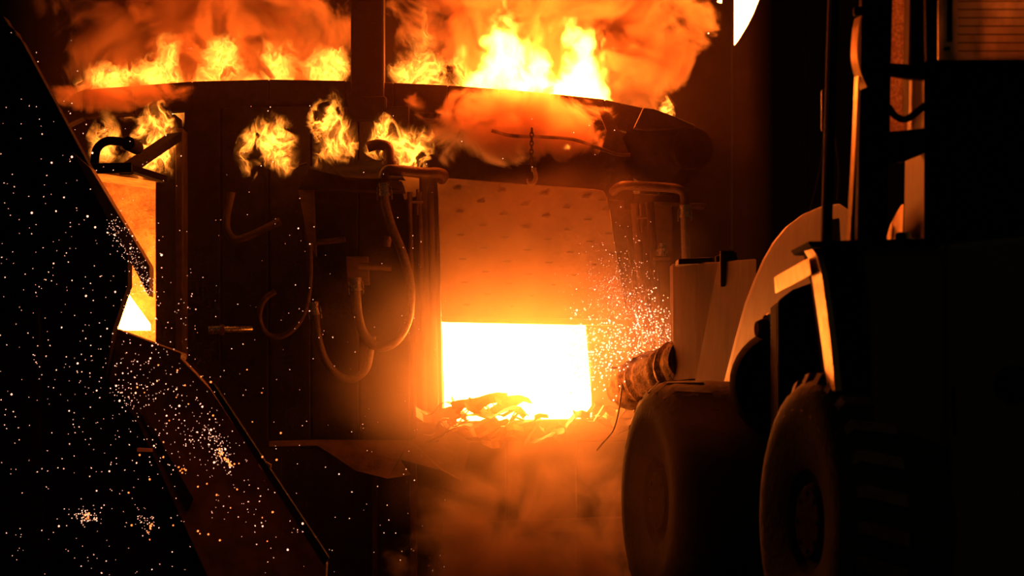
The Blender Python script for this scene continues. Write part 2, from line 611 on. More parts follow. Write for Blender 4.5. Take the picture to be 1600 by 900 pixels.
# curved flange of the roof at the right end, drum and duct end
MB().slab([(1005, 168), (1022, 170), (1060, 184), (1087, 196), (1086, 203), (1070, 201), (1010, 203), (990, 200)], 23.9, 0.5).build('roof_flange', 'rust', fu, 0.01)
MB().lathe([(0, 0), (0, 0.26), (0.7, 0.26), (0.7, 0)], P(1020, 236, 24.0), (0.25, 1, 0), 28).build('drum', 'shell', fu, smooth=True)
MB().lathe([(0, 0), (0, 0.14), (0.02, 0.165), (0.35, 0.17), (0.35, 0)], P(1085, 232, 23.9), (-0.35, 1, 0.05), 32).build('duct_end', 'black', fu, smooth=True)
# hood over the left of the door
hd = MB()
a = [P(474, 248, 24.0), P(512, 246, 24.0), P(690, 262, 24.0), P(690, 262, 23.95)]
MB().slab([(506, 247), (612, 254), (634, 282), (535, 277)], 0, 0.02, [24.0, 24.0, 23.45, 23.45]).build('hood_roof', 'black', fu)
hp = MB().slab([(465, 296), (482, 262), (506, 247), (535, 277), (628, 283), (632, 298)], 23.5, 0.5, [23.9, 23.8, 23.7, 23.45, 23.45, 23.6]).build('hood_body', 'shell', fu, 0.008)
MB().tube([P(440, 266, 23.9), P(480, 255, 23.85)], 0.01).build('hood_rod', 'shell', fu)
MB().slab([(466, 296), (490, 296), (494, 400), (482, 380)], 23.9, 0.1).build('hood_post', 'rust', fu)
MB().slab([(620, 270), (655, 272), (655, 305), (632, 312)], 23.95, 0.05).build('hood_gusset', 'panel', fu)
# elbow standing on the hood
MB().tube(curve([P(574, 230, 23.75), P(590, 226, 23.75), P(605, 230, 23.75), P(608, 244, 23.75), P(608, 256, 23.75)], 6), 0.042, 14).build('elbow_pipe', 'pipe', fu, smooth=True)
MB().lathe([(0, 0.06), (0.03, 0.06), (0.03, 0.045)], P(608, 252, 23.75), (0, 0, -1), 14).build('pipe_collar', 'pipe', fu)

# water pipes with elbows
MB().tube(curve([P(600, 290, 23.5), P(600, 276, 23.5), P(605, 267, 23.5), P(618, 266, 23.5), P(660, 270, 23.6), P(684, 270, 23.68), P(693, 274, 23.78), P(690, 280, 23.9)], 6), 0.042, 16).build('water_pipe', 'pipe', fu, smooth=True)
MB().tube(curve([P(958, 300, 23.95), P(968, 292, 23.85), P(985, 290, 23.8), P(1040, 293, 23.78), P(1060, 296, 23.76), P(1069, 304, 23.75), P(1070, 322, 23.75)], 6), 0.037, 16).build('water_pipe', 'pipe', fu, smooth=True)
# injection lance stub on the shell
lc = MB().tube([P(326, 516, 23.9), P(345, 515, 23.9), P(350, 515, 23.9), P(392, 514, 24.05)], [0.033, 0.033, 0.028, 0.028], 14).build('lance_stub', 'chrome', fu, smooth=True)
MB().lathe([(0, 0.045), (0.03, 0.045)], P(344, 515, 23.9), (1, 0.2, 0), 14).build('collar', 'pipe', lc)
# dim pipes and burner box left of the door
MB().slab([(540, 400), (575, 400), (578, 445), (542, 445)], 23.95, 0.12).build('burner_box', 'rust', fu, 0.01)
MB().tube([P(560, 415, 23.85), P(612, 418, 23.85)], 0.03, 12).build('burner_pipe', 'rust', fu, smooth=True)
MB().tube(curve([P(478, 300, 23.95), P(480, 360, 23.95), P(487, 378, 23.95), P(540, 374, 23.95)], 6), 0.022).build('burner_pipe', 'rust', fu, smooth=True)
MB().lathe([(0, 0), (0, 0.03), (0.08, 0.03), (0.08, 0)], P(604, 385, 23.8), (0.2, 0, 1), 12).build('valve', 'pipe', fu, smooth=True)


# hoses: each a thing of its own
def hose(label, pts, Y, r, ends, mat='hose'):
    q = [P(x, y, Y if len(p_) == 0 else p_[0]) for x, y, *p_ in pts]
    t = thing('cooling_hose', label, 'hose', q[0], 'cooling hoses on the furnace')
    path = curve(q, 9)
    MB().tube(path, r, 14).build('hose_tube', mat, t, smooth=True)
    for e in ends:
        k, d = (path[0], path[1] - path[0]) if e == 0 else (path[-1], path[-2] - path[-1])
        d = d.normalized()
        c = MB().lathe([(-0.03, r * 0.7), (-0.03, r * 1.25), (0.0, r * 1.25), (0.0, r * 1.12), (0.05, r * 1.12), (0.05, r * 1.3), (0.07, r * 1.3), (0.07, r * 0.9)], k, d, 16).build('coupling', 'chrome', t, smooth=True)
        side = d.cross(Vector((0, 1, 0))).normalized()
        for sg in (-1, 1):
            MB().tube([k + side * sg * r * 1.4, k + side * sg * r * 1.55 + d * 0.05, k + side * sg * r * 1.5 + d * 0.1], 0.005, 6).build('locking_arm', 'chrome', c)
    return t


hose('long braided hose looping from the elbow pipe under the hood', [(600, 292), (602, 320), (612, 355), (630, 400), (641, 450), (637, 500), (618, 533), (592, 542), (570, 524), (559, 490), (556, 440)], 23.5, 0.036, (0, 1))
hose('braided hose hanging in a low loop below the longer one', [(491, 478), (496, 520), (507, 560), (528, 586), (552, 592), (572, 576), (579, 545), (582, 525)], 23.55, 0.03, (0,))
hose('dim thin hose looping beside the lance stub', [(484, 380), (484, 440), (478, 480), (462, 510), (438, 526), (415, 520), (405, 496), (412, 470), (430, 455)], 23.85, 0.022, (), 'rust')
hose('dim hose bending below the flames at the upper left of the shell', [(362, 300), (354, 340), (356, 362), (370, 374), (400, 364), (438, 345)], 23.95, 0.03, (), 'rust')
hose('straight braided hose dropping from the right elbow pipe', [(1070, 326), (1070, 350), (1071, 380), (1072, 420)], 23.75, 0.034, (0,))

# hook on its chain
hk = thing('crane_hook', 'small steel hook hanging on a chain above the slag door', 'hook', P(830, 262, 23.8))
lm = None
for i in range(9):
    p = P(831 - i * 0.1, 204 + i * 6.6, 23.8)
    b = MB()
    pts = []
    for k in range(11):
        a = 2 * math.pi * k / 10
        pts.append(Vector((math.cos(a) * 0.014, 0, math.sin(a) * 0.024)))
    if lm is None:
        lo_ = b.tube(pts, 0.005, 6).build('chain_link', 'pipe', hk)
        lm = lo_.data
    else:
        lo_ = bpy.data.objects.new('chain_link', lm)
        COL.objects.link(lo_)
        lo_.parent = hk
        lo_.matrix_parent_inverse = hk.matrix_world.inverted()
    lo_.location = p
    lo_.rotation_euler = (0, 0, 0.4 if i % 2 else 1.9)
hpts = [(834, 264), (836, 270), (837, 278), (834, 285), (829, 287), (825, 284), (824, 279)]
MB().tube(curve([P(x, y, 23.8) for x, y in hpts], 6), [0.016] * 12 + [0.018] * 12 + [0.017, 0.016, 0.015, 0.014, 0.013, 0.012, 0.011, 0.010, 0.009, 0.008, 0.007, 0.006, 0.005], 10).build('hook_bend', 'panel', hk, smooth=True)
MB().lathe([(0, 0.008), (0, 0.02), (0.03, 0.02), (0.03, 0.008)], P(834, 262, 23.8), (0, 0, -1), 12).build('hook_swivel', 'panel', hk)

# ------------------------------------------------------------------ columns above the furnace
mast = thing('electrode_mast', 'dark upright mast standing among the flames above the rim', 'mast', P(572, 260, 24.35))
MB().slab([(548, -60), (600, -60), (600, 190), (548, 190)], 24.05, 0.25).build('mast_column', 'black', mast, 0.02)
MB().slab([(543, 150), (604, 150), (604, 190), (543, 190)], 24.0, 0.3).build('mast_shoe', 'black', mast, 0.02)
pst = thing('hall_column', 'tall thin dark column behind the smoke right of the flames', 'column', P(988, 905, 26.5))
MB().slab([(976, -60), (1000, -60), (1000, 930), (976, 930)], 26.4, 0.02).build('column_flange', 'shell', pst)
MB().slab([(984, -60), (992, -60), (992, 930), (984, 930)], 26.42, 0.25).build('column_web', 'shell', pst)

# ------------------------------------------------------------------ tap side at the left
tp = thing('tapping_wall', 'rough refractory wall glowing yellow in the gap left of the furnace column', 'wall', P(200, 560, 24.6))
MB().slab([(120, 272), (262, 282), (262, 560), (120, 560)], 24.9, 0.25).build('wall_face', 'brick', tp)
MB().slab([(140, 268), (200, 268), (254, 285), (240, 296), (150, 282)], 0, 0.03, [23.9, 23.9, 23.9, 24.7, 24.7]).build('soffit_plate', 'brick', tp)
ml = MB().slab([(184, 450), (194, 452), (233, 506), (233, 516), (160, 516)], 24.3, 0.1).build('molten_stream', 'molten')
tag(ml, 'white-hot molten metal in the triangular gap beside the furnace column', 'molten metal')

lf = thing('charging_ramp', 'large black slanting steel structure at the left with sparks falling past it', 'ramp', P(100, 905, 21.5))
MB().slab([(-80, -30), (5, 25), (14, 40), (22, 46), (30, 62), (118, 240), (200, 400), (200, 446), (177, 513), (165, 595), (240, 660), (420, 960), (-80, 960)],
          21.3, 0.25).build('side_plate', 'black', lf, 0.01)
MB().slab([(112, 236), (141, 262), (234, 416), (233, 464)], 20.9, 0.25).build('edge_beam', 'rust', lf, 0.008)
MB().slab([(20, 50), (33, 62), (141, 262), (112, 240)], 20.95, 0.2).build('edge_beam', 'black', lf, 0.008)
MB().slab([(176, 512), (283, 552), (282, 562), (172, 522)], 21.6, 0.4).build('chute_lip', 'rust', lf, 0.006)
MB().slab([(170, 522), (283, 560), (330, 610), (510, 880), (506, 960), (350, 960), (215, 660), (166, 594)], 0, 0.2,
          [21.6, 21.6, 21.4, 20.9, 20.8, 20.8, 21.2, 21.5]).build('chute_face', 'rust', lf, 0.01)
MB().slab([(322, 596), (334, 600), (514, 872), (506, 884)], 0, 0.12, [21.2, 21.2, 20.7, 20.7]).build('chute_flange', 'black', lf, 0.006)
MB().slab([(215, 640), (228, 655), (300, 780), (292, 800)], 0, 0.1, [21.1, 21.1, 20.9, 20.9]).build('chute_flange', 'black', lf, 0.006)
MB().slab([(214, 700), (236, 701), (236, 706), (214, 706)], 20.8, 0.1).build('step_bar', 'panel', lf)
MB().slab([(404, 716), (424, 726), (420, 746), (404, 728)], 21.0, 0.03).build('gusset', 'panel', lf)
MB().slab([(-40, 500), (60, 480), (66, 940), (-40, 940)], 20.9, 0.2).build('stair_plate', 'black', lf, 0.01)
MB().slab([(-40, 300), (10, 300), (40, 720), (-40, 760)], 21.0, 0.2).build('stair_plate', 'black', lf, 0.01)

pb = thing('cooling_pipe', 'black bent pipe with braces silhouetted against the flames at the left', 'pipe', P(190, 275, 22.6))
MB().tube(curve([P(150, 270, 22.6), P(148, 252, 22.6), (P(152, 232, 22.6)), P(166, 221, 22.6), P(185, 221, 22.6), P(206, 226, 22.6)], 7), 0.033, 14).build('pipe_bend', 'black', pb, smooth=True)
MB().tube([P(200, 224, 22.6), P(214, 231, 22.8)], 0.052, 14).build('pipe_socket', 'black', pb, smooth=True)
MB().tube([P(128, 264, 22.5), P(206, 262, 22.5)], 0.04, 12).build('support_bar', 'black', pb, smooth=True)
MB().bar(P(196, 266, 22.6), P(276, 212, 23.95), 0.1, 0.07).build('brace', 'black', pb, 0.006)
MB().bar(P(200, 262, 22.6), P(256, 280, 22.9), 0.08, 0.05).build('brace', 'black', pb, 0.006)

# ------------------------------------------------------------------ scrap on the sill
protos = []
for k in range(6):
    rnd = random.Random(100 + k)
    b = MB()
    n = 6
    L, W = ((0.22, 0.07), (0.4, 0.07), (0.24, 0.15), (0.4, 0.15), (0.31, 0.1), (0.3, 0.06))[k]
    vs = []
    for i in range(n + 1):
        t = i / n - 0.5
        z = 0.05 * math.sin(t * (2 + k)) + 0.008 * rnd.uniform(-1, 1)
        ww = W * (1 - 0.5 * abs(t)) * rnd.uniform(0.7, 1.1)
        for s_ in (-1, 1):
            vs.append((t * L, s_ * ww / 2, z + 0.012 * s_))
    vs += [(x, y, z - 0.004) for x, y, z in vs]
    m_ = 2 * (n + 1)
    fs = []
    for i in range(n):
        q = [2 * i, 2 * i + 1, 2 * i + 3, 2 * i + 2]
        fs += [q, [j + m_ for j in reversed(q)], [2 * i, 2 * i + 2, 2 * i + 2 + m_, 2 * i + m_], [2 * i + 1, 2 * i + 1 + m_, 2 * i + 3 + m_, 2 * i + 3]]
    fs += [[0, m_, m_ + 1, 1], [2 * n, 2 * n + 1, 2 * n + 1 + m_, 2 * n + m_]]
    b.add(vs, fs)
    o = b.build('scrap_sheet', 'scrap')
    protos.append(o.data)
    bpy.data.objects.remove(o)
spots = []
rnd = random.Random(5)
for i in range(28):
    t = rnd.random()
    spots.append((lerp(682, 800, t), rnd.uniform(636, 682) - 12 * math.exp(-((t - 0.5) / 0.3) ** 2), rnd.uniform(23.5, 23.95), 0))
for i in range(11):
    spots.append((rnd.uniform(780, 880), rnd.uniform(652, 684), rnd.uniform(23.5, 23.95), 1))
for i in range(11):
    spots.append((rnd.uniform(870, 1000), rnd.uniform(636, 664), rnd.uniform(23.6, 24.1), 2))
looks = ['short narrow', 'long narrow', 'short broad', 'long broad', 'middle-sized', 'slender strongly bent']
txt = ['strip of scrap steel in the heap at the left of the sill', 'strip of scrap steel at the middle of the sill', 'scrap steel sheet at the right of the sill by the ram']
for x, y, Y, k in spots:
    pk = rnd.randrange(6)
    o = bpy.data.objects.new('scrap_sheet', protos[pk])
    COL.objects.link(o)
    o.location = P(x, y, Y)
    o.rotation_euler = (rnd.uniform(-0.7, 0.7), rnd.uniform(-0.6, 0.35), rnd.uniform(-0.6, 0.6)) if k < 2 else (rnd.uniform(-0.4, 0.4), rnd.uniform(-0.3, 0.1), rnd.uniform(-0.4, 0.4))
    o.scale = (rnd.uniform(0.7, 1.2),) * 3
    tag(o, looks[pk] + ' ' + txt[k], 'scrap', 'scrap sheets on the door sill')

# ------------------------------------------------------------------ molten pour at the upper right
pr = MB().slab([(1150, -80), (1204, -80), (1196, -30), (1186, 0), (1178, 20), (1168, 40), (1157, 58), (1151, 66), (1150, 64)], 26.2, 0.25).build('molten_pour', 'molten', bevel=0.01)
tag(pr, 'white-hot pointed tongue of molten metal at the top right', 'molten metal')

# ------------------------------------------------------------------ wheel loader
wl = thing('wheel_loader', 'dark wheel loader silhouetted at the right with a ram reaching into the furnace door', 'loader', P(1300, 960, 17.5))
TH = math.radians(14.0)
AX = Vector((-math.cos(TH), -math.sin(TH), 0))


def wheel(name, label, c, R_, W, seg=60):
    """c: centre of the outer side; the tyre goes back along -AX"""
    h = MB()
    prof = [(-W * 0.04, R_ * 0.36), (-0.01, R_ * 0.4), (0.01, R_ * 0.56), (0.035, R_ * 0.7), (0.03, R_ * 0.84), (0.0, R_ * 0.93), (-0.05, R_ * 0.985), (-0.1, R_), (-W * 0.5, R_ * 1.012),
            (-W + 0.1, R_), (-W + 0.05, R_ * 0.985), (-W, R_ * 0.93), (-W - 0.03, R_ * 0.8), (-W, R_ * 0.5)]
    t = h.lathe(prof, c, AX, seg).build(name, 'rubber', wl, smooth=True, label=label)
    return t


def rim(t, c, R_, W):
    MB().lathe([(-0.05, R_ * 0.38), (-0.02, R_ * 0.37), (-0.03, R_ * 0.35), (-0.05, R_ * 0.33), (-0.06, R_ * 0.3), (-0.06, 0)], c, AX, 40).build('wheel_rim', 'rimm', t, smooth=True)
    MB().lathe([(-0.08, R_ * 0.29), (-0.04, R_ * 0.27), (-0.02, R_ * 0.24), (-0.02, 0)], c, AX, 32).build('hub', 'rimm', t, smooth=True)
    x = AX.cross(Vector((0, 0, 1))).normalized()
    for k in range(8):
        a = 2 * math.pi * k / 8
        p = Vector(c) + AX * -0.02 + (x * math.cos(a) + Vector((0, 0, 1)) * math.sin(a)) * R_ * 0.2
        MB().lathe([(-0.03, 0), (-0.03, 0.014), (0.008, 0.014), (0.008, 0)], p, AX, 6).build('wheel_nut', 'rimm', t)


RW = 0.775
c1 = P(1021, 772, 20.0)
c1.z = RW
w1 = wheel('front_tyre', 'big worn front tyre glowing red on its furnace side', c1, RW, 0.62)
rim(w1, c1, RW, 0.62)
c2 = P(1255, 790, 16.6)
c2.z = RW
w2 = wheel('rear_tyre', 'rear tyre with a lit rim of rubber lugs', c2, RW, 0.62)
rim(w2, c2, RW, 0.62)
# lugs on both tyres
for t, c in ((w1, c1), (w2, c2)):
    x = AX.cross(Vector((0, 0, 1))).normalized()
    up = Vector((0, 0, 1))
    for k in range(26):
        a = 2 * math.pi * k / 26
        u = x * math.cos(a) + up * math.sin(a)
        tn = -x * math.sin(a) + up * math.cos(a)
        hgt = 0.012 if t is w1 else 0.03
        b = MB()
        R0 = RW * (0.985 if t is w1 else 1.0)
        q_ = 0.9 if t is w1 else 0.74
        pts = [(0.01 if t is w1 else 0.035, RW * q_, -0.02), (0.012 if t is w1 else 0.035, RW * q_, 0.02), (-0.06, R0 + 0.0, 0.035), (-0.06, R0, -0.035), (-0.28, R0 + hgt, 0.10), (-0.28, R0 + hgt, 0.03)]
        lo_ = [Vector(c) + AX * (h - 0.04) + u * (r - 0.05) + tn * s_ for h, r, s_ in pts]
        hi_ = [Vector(c) + AX * h + u * (r + hgt) + tn * s_ for h, r, s_ in pts]
        order = [0, 1, 2, 4, 5, 3]
        vs = [lo_[i] for i in order] + [hi_[i] for i in order]
        fs = [list(range(5, -1, -1)), list(range(6, 12))] + [[i, (i + 1) % 6, (i + 1) % 6 + 6, i + 6] for i in range(6)]
        b.add(vs, fs).build('lug', 'rubber' if t is w1 else 'lug_lit', t)

# rear mudguard: skirt, lip and lit step bracket
MB().slab([(1216, 470), (1240, 452), (1300, 430), (1320, 620), (1300, 700), (1216, 655)], 17.4, 0.1).build('mudguard_skirt', 'black', wl, 0.02)
lipc = [(1266, 388), (1274, 400), (1282, 440), (1289, 490), (1296, 545), (1303, 612)]
b = MB()
fr = [P(x, y, 16.2) for x, y in lipc]
n = len(fr)
vs = []
for p in fr:
    k_ = 0.35 + 0.5 * math.sin(math.pi * (0.1 + 0.85 * fr.index(p) / (n - 1)))
    vs += [p + Vector((-0.02 * k_, 0.25, 0)), p + Vector((0.016 * k_, 0, 0)), p + Vector((0.05, 0.02, 0)), p + Vector((0.03, 0.3, 0))]
fs = []
for i in range(n - 1):
    for k in range(4):
        fs.append([i * 4 + k, i * 4 + (k + 1) % 4, (i + 1) * 4 + (k + 1) % 4, (i + 1) * 4 + k])
fs += [[3, 2, 1, 0], [4 * n - 4, 4 * n - 3, 4 * n - 2, 4 * n - 1]]
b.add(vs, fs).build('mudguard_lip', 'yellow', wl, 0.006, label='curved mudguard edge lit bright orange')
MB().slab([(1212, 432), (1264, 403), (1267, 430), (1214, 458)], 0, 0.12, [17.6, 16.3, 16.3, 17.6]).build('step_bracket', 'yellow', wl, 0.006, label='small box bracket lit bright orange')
# body panels
MB().slab([(1269, 381), (1345, 381), (1362, 480), (1366, 640), (1310, 660), (1296, 540), (1284, 440)], 16.3, 0.6).build('side_cover', 'black', wl, 0.02)
MB().slab([(1345, 381), (1480, 381), (1490, 940), (1430, 800), (1366, 700), (1362, 480)], 16.1, 0.7).build('engine_cover', 'paint', wl, 0.03)
MB().slab([(1480, 381), (1680, 360), (1680, 960), (1490, 940)], 16.0, 0.8).build('engine_cover', 'paint', wl, 0.03)
MB().slab([(1310, 660), (1366, 660), (1430, 800), (1500, 960), (1310, 960)], 16.7, 0.5).build('chassis', 'black', wl, 0.02)
MB().lathe([(0, 0), (0, 0.09), (0.03, 0.1), (0.06, 0.1)], P(1585, 600, 15.95), (0, 1, 0), 28).build('round_lamp', 'black', wl, smooth=True)
MB().tube([P(1490, 604, 15.95), P(1492, 680, 15.95)], 0.012).build('tail_reflector', 'rimm', wl, smooth=True)
MB().tube([P(1425, 620, 15.98), P(1425, 652, 15.98)], 0.008).build('cover_glint', 'paint', wl, smooth=True)  # thin rod standing in for a green glint on the cover
MB().slab([(1262, 377), (1470, 372), (1470, 386), (1268, 386)], 16.0, 1.0).build('deck_plate', 'black', wl, 0.008)

# lift arm, pins and tool carrier
armp = [(1312, 318), (1284, 322), (1256, 334), (1232, 352), (1212, 376), (1196, 404), (1182, 436), (1168, 472), (1152, 530), (1134, 600), (1215, 640), (1330, 560), (1330, 330)]
MB().slab(armp, 0, 0.25, [17.6 + (1330 - x) / 196 * 3.0 for x, y in armp]).build('lift_arm', 'arm', wl, 0.006)
pn = MB().lathe([(0, 0), (0, 0.045), (0.03, 0.06), (0.06, 0.06), (0.06, 0.075), (0.14, 0.075), (0.14, 0)], P(1182, 514, 18.3), (1, 0.25, 0), 20).build('pivot_pin', 'plate', wl, smooth=True)
MB().lathe([(0.0, 0.085), (0.02, 0.095), (0.03, 0.085)], P(1196, 514, 18.32), (1, 0.25, 0), 20).build('pin_collar', 'chrome', pn, smooth=True)
MB().lathe([(0, 0), (0, 0.3), (0.1, 0.34), (0.3, 0.34), (0.3, 0)], P(1228, 600, 18.3), (0.1, 1, 0), 36).build('axle_guard', 'black', wl, smooth=True)
MB().slab([(1213, 478), (1222, 470), (1262, 470), (1262, 700), (1213, 700)], 17.6, 0.4).build('frame_plate', 'black', wl)
MB().slab([(1051, 412), (1086, 410), (1086, 600), (1053, 600)], 21.0, 0.4, [22.5, 22.06, 22.06, 22.5]).build('tool_plate', 'plate', wl, 0.006)
MB().slab([(1086, 410), (1122, 409), (1182, 404), (1182, 440), (1150, 600), (1086, 600)], 0, 0.4, [22.05, 21.65, 20.75, 20.75, 21.05, 22.05]).build('tool_carrier', 'plate', wl, 0.01)
MB().slab([(1060, 404), (1115, 402), (1115, 411), (1060, 413)], 21.95, 0.4).build('carrier_cap', 'rust', wl, 0.006)
MB().lathe([(0, 0), (0, 0.05), (0.25, 0.05), (0.25, 0)], P(1136, 448, 21.5), (0, 0, 1), 16).build('carrier_lug', 'plate', wl, smooth=True)
MB().slab([(1118, 400), (1150, 392), (1156, 420), (1120, 420)], 21.75, 0.1).build('carrier_hinge', 'plate', wl, 0.01)
# ram: crusted drum, lower stub, rod and hanging wire
ra, rb = P(985, 604, 23.4), P(1078, 566, 22.55)
d = rb - ra
pts, rs = [], []
for i in range(25):
    t = i / 24
    pts.append(ra + d * t)
    rs.append(0.18 * (1 + 0.05 * math.sin(i * 2.1) + 0.04 * math.sin(i * 4.7)))
rm = MB().tube(pts, rs, 30).build('ram_head', 'crust', wl, smooth=True)
for v in rm.data.vertices:
    q = noise.fractal(Vector(v.co) * 9, 1.0, 2.0, 4)
    v.co += Vector((0.3, 0, 1)) * q * 0.025
MB().tube([P(962, 612, 23.45), P(1000, 606, 23.2)], 0.085, 24).build('ram_stub', 'crust', rm, smooth=True)
MB().tube([P(956, 575, 23.3), P(985, 574, 23.25)], 0.008, 8).build('ram_pin', 'crust', rm)
MB().tube(curve([P(975, 580, 23.2), P(971, 610, 23.15), P(967, 640, 23.15), P(958, 672, 23.15), P(940, 694, 23.15), P(932, 704, 23.15)], 8), 0.007, 8).build('hanging_wire', 'scrap', rm)

def strap(name, px, Y, wd, depth, mat, label=None):
    """flat bar standing on edge, its broad side turned to the furnace"""
    b = MB()
    fr = curve([P(x, y, Y) for x, y in px], 5)
    vs, fs = [], []
    for p in fr:
        vs += [p + Vector((-wd, depth, 0)), p + Vector((wd, 0, 0)), p + Vector((wd + 0.006, 0.004, 0)), p + Vector((-wd + 0.006, depth, 0))]
    for i in range(len(fr) - 1):
        for k in range(4):
            fs.append([i * 4 + k, i * 4 + (k + 1) % 4, (i + 1) * 4 + (k + 1) % 4, (i + 1) * 4 + k])
    e = 4 * len(fr)
    fs += [[3, 2, 1, 0], [e - 4, e - 3, e - 2, e - 1]]
    return b.add(vs, fs).build(name, mat, wl, label=label)


# cab: posts, rails, glass
MB().slab([(1297, -60), (1312, -60), (1300, 380), (1284, 380)], 16.4, 0.08).build('cab_post', 'black', wl, 0.006)
MB().tube([P(1300, -40, 16.38), P(1294, 160, 16.38), P(1286, 376, 16.38)], 0.005).build('lit_post_edge', 'arm', wl)  # lighter rod put in for the lit edge of the post
MB().slab([(1348, -60), (1396, -60), (1386, 380), (1340, 380)], 16.22, 0.15).build('cab_post', 'black', wl, 0.01)
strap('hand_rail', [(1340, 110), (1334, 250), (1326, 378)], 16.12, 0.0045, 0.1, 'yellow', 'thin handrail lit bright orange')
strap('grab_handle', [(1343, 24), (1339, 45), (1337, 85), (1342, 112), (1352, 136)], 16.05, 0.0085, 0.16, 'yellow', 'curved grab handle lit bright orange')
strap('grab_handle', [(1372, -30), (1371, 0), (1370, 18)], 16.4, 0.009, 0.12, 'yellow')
MB().box(P(1344, 18, 16.25), (0.07, 0.08, 0.05)).build('handle_clamp', 'black', wl, 0.01)
MB().slab([(1393, -60), (1424, -60), (1417, 206), (1391, 206)], 16.62, 0.02).build('glass_strip', M['wet'], wl, label='dirty speckled strip of cab glass')
strap('lit_glass_edge', [(1420, -60), (1418, 60), (1415, 182)], 16.35, 0.008, 0.1, 'arm')  # lighter strap put in for the lit line along the glass
MB().slab([(1418, 118), (1444, 118), (1444, 380), (1414, 380)], 0, 0.05, [16.75, 16.1, 16.1, 16.75]).build('pillar_face', 'arm', wl, 0.006)
MB().slab([(1424, -60), (1458, -60), (1452, 118), (1424, 118)], 16.5, 0.2).build('cab_pillar', 'black', wl, 0.01)
MB().slab([(1386, 98), (1418, 100), (1446, 112), (1446, 124), (1420, 122), (1390, 116)], 16.1, 0.1).build('pillar_clamp', 'black', wl, 0.008)
MB().tube(curve([P(1388, 166, 16.1), P(1400, 182, 16.1), P(1416, 186, 16.1), P(1434, 174, 16.1), P(1446, 164, 16.1)], 6), 0.018, 10).build('cab_cable', 'black', wl, smooth=True)
MB().slab([(1386, 206), (1446, 200), (1446, 238), (1412, 252), (1400, 252), (1386, 240)], 16.1, 0.15).build('mirror_bracket', 'black', wl, 0.01)
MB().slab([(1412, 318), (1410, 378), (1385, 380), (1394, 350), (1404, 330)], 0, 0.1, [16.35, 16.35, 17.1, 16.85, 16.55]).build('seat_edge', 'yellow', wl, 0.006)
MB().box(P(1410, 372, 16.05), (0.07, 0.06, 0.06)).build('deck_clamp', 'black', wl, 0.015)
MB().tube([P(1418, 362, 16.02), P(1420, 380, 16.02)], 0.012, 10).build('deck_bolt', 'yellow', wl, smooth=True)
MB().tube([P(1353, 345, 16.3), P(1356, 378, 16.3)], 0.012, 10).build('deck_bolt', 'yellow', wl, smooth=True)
MB().slab([(1362, 345), (1382, 345), (1382, 380), (1362, 380)], 16.9, 0.1).build('valve_block', 'crust', wl, 0.01)
MB().slab([(1288, 345), (1312, 340), (1314, 378), (1288, 378)], 17.2, 0.1).build('valve_block', 'crust', wl, 0.01)
MB().tube(curve([P(1288, 170, 17.2), P(1287, 210, 17.2), P(1284, 250, 17.2), P(1276, 290, 17.2), P(1266, 328, 17.2)], 7), 0.006, 8).build('cab_cable', 'arm', wl, smooth=True)
MB().tube(curve([P(1304, 198, 17.2), P(1307, 230, 17.2), P(1311, 270, 17.2), P(1308, 312, 17.2)], 7), 0.006, 8).build('cab_cable', 'arm', wl, smooth=True)
MB().slab([(1284, 140), (1294, 138), (1294, 205), (1284, 205)], 17.2, 0.06).build('lamp_bracket', 'arm', wl, 0.01)
MB().slab([(1460, 93), (1700, 80), (1700, 385), (1444, 385), (1444, 93)], 16.4, 0.4).build('cab_side', 'black', wl, 0.01)
# side window; thin bars stand for lines of the reflected wall
wn = MB().slab([(1466, -60), (1700, -60), (1700, 92), (1466, 93)], 0, 0.03, [15.7, 16.6, 16.6, 15.7]).build('side_window', 'glass', wl, label='cab window with orange reflection and thin horizontal lines')
for i in range(7):
    y = 14 + i * 13 - 13
    MB().slab([(1497, y), (1700, y), (1700, y + 1.5), (1497, y + 1.5)], 0, 0.004, [15.8, 16.59, 16.59, 15.8]).build('reflected_line', 'rust', wn)
MB().slab([(1482, -60), (1488, -60), (1488, 64), (1481, 64)], 15.65, 0.04).build('window_slot', 'black', wn)
MB().slab([(1476, 73), (1485, 73), (1485, 78), (1476, 78)], 15.65, 0.04).build('window_latch', 'black', wn, 0.006)
MB().slab([(1446, -60), (1466, -60), (1466, 95), (1448, 95)], 15.9, 0.1).build('window_frame', 'black', wn, 0.006)


# ------------------------------------------------------------------ flames
def blob_mesh(name, tapered, sub=3):
    me = bpy.data.meshes.new(name)
    bm = bmesh.new()
    bmesh.ops.create_icosphere(bm, subdivisions=sub, radius=1.03)
    if tapered:
        for v in bm.verts:
            t = 0.75 - 0.25 * max(-1, min(1, v.co.z))
            v.co.x *= t
            v.co.y *= t
    bm.to_mesh(me)
    bm.free()
    return me


FM = {
    'soft': flame_mat('flame_soft', 95, 20.0, seed=0.0),
    'lace': flame_mat('flame_lace', 190, 4.0, scale=8.0, seed=3.3),
    'white': flame_mat('flame_white', 90, 300.0, scale=9, seed=1.7),
    'door': flame_mat('flame_door', 14, 1.5, scale=9.0, seed=5.0),
}


def flame(mat, x0, x1, y0, y1, Y, dy, label, group='flames'):
    me = blob_mesh('flame', True)
    me.materials.append(FM[mat])
    o = bpy.data.objects.new('flame', me)
    COL.objects.link(o)
    a, b_ = P(x0, y0, Y), P(x1, y1, Y)
    o.location = (a + b_) / 2
    o.scale = (abs(b_.x - a.x) / 2, dy, abs(b_.z - a.z) / 2)
    tag(o, label, 'flame', group)
    return o


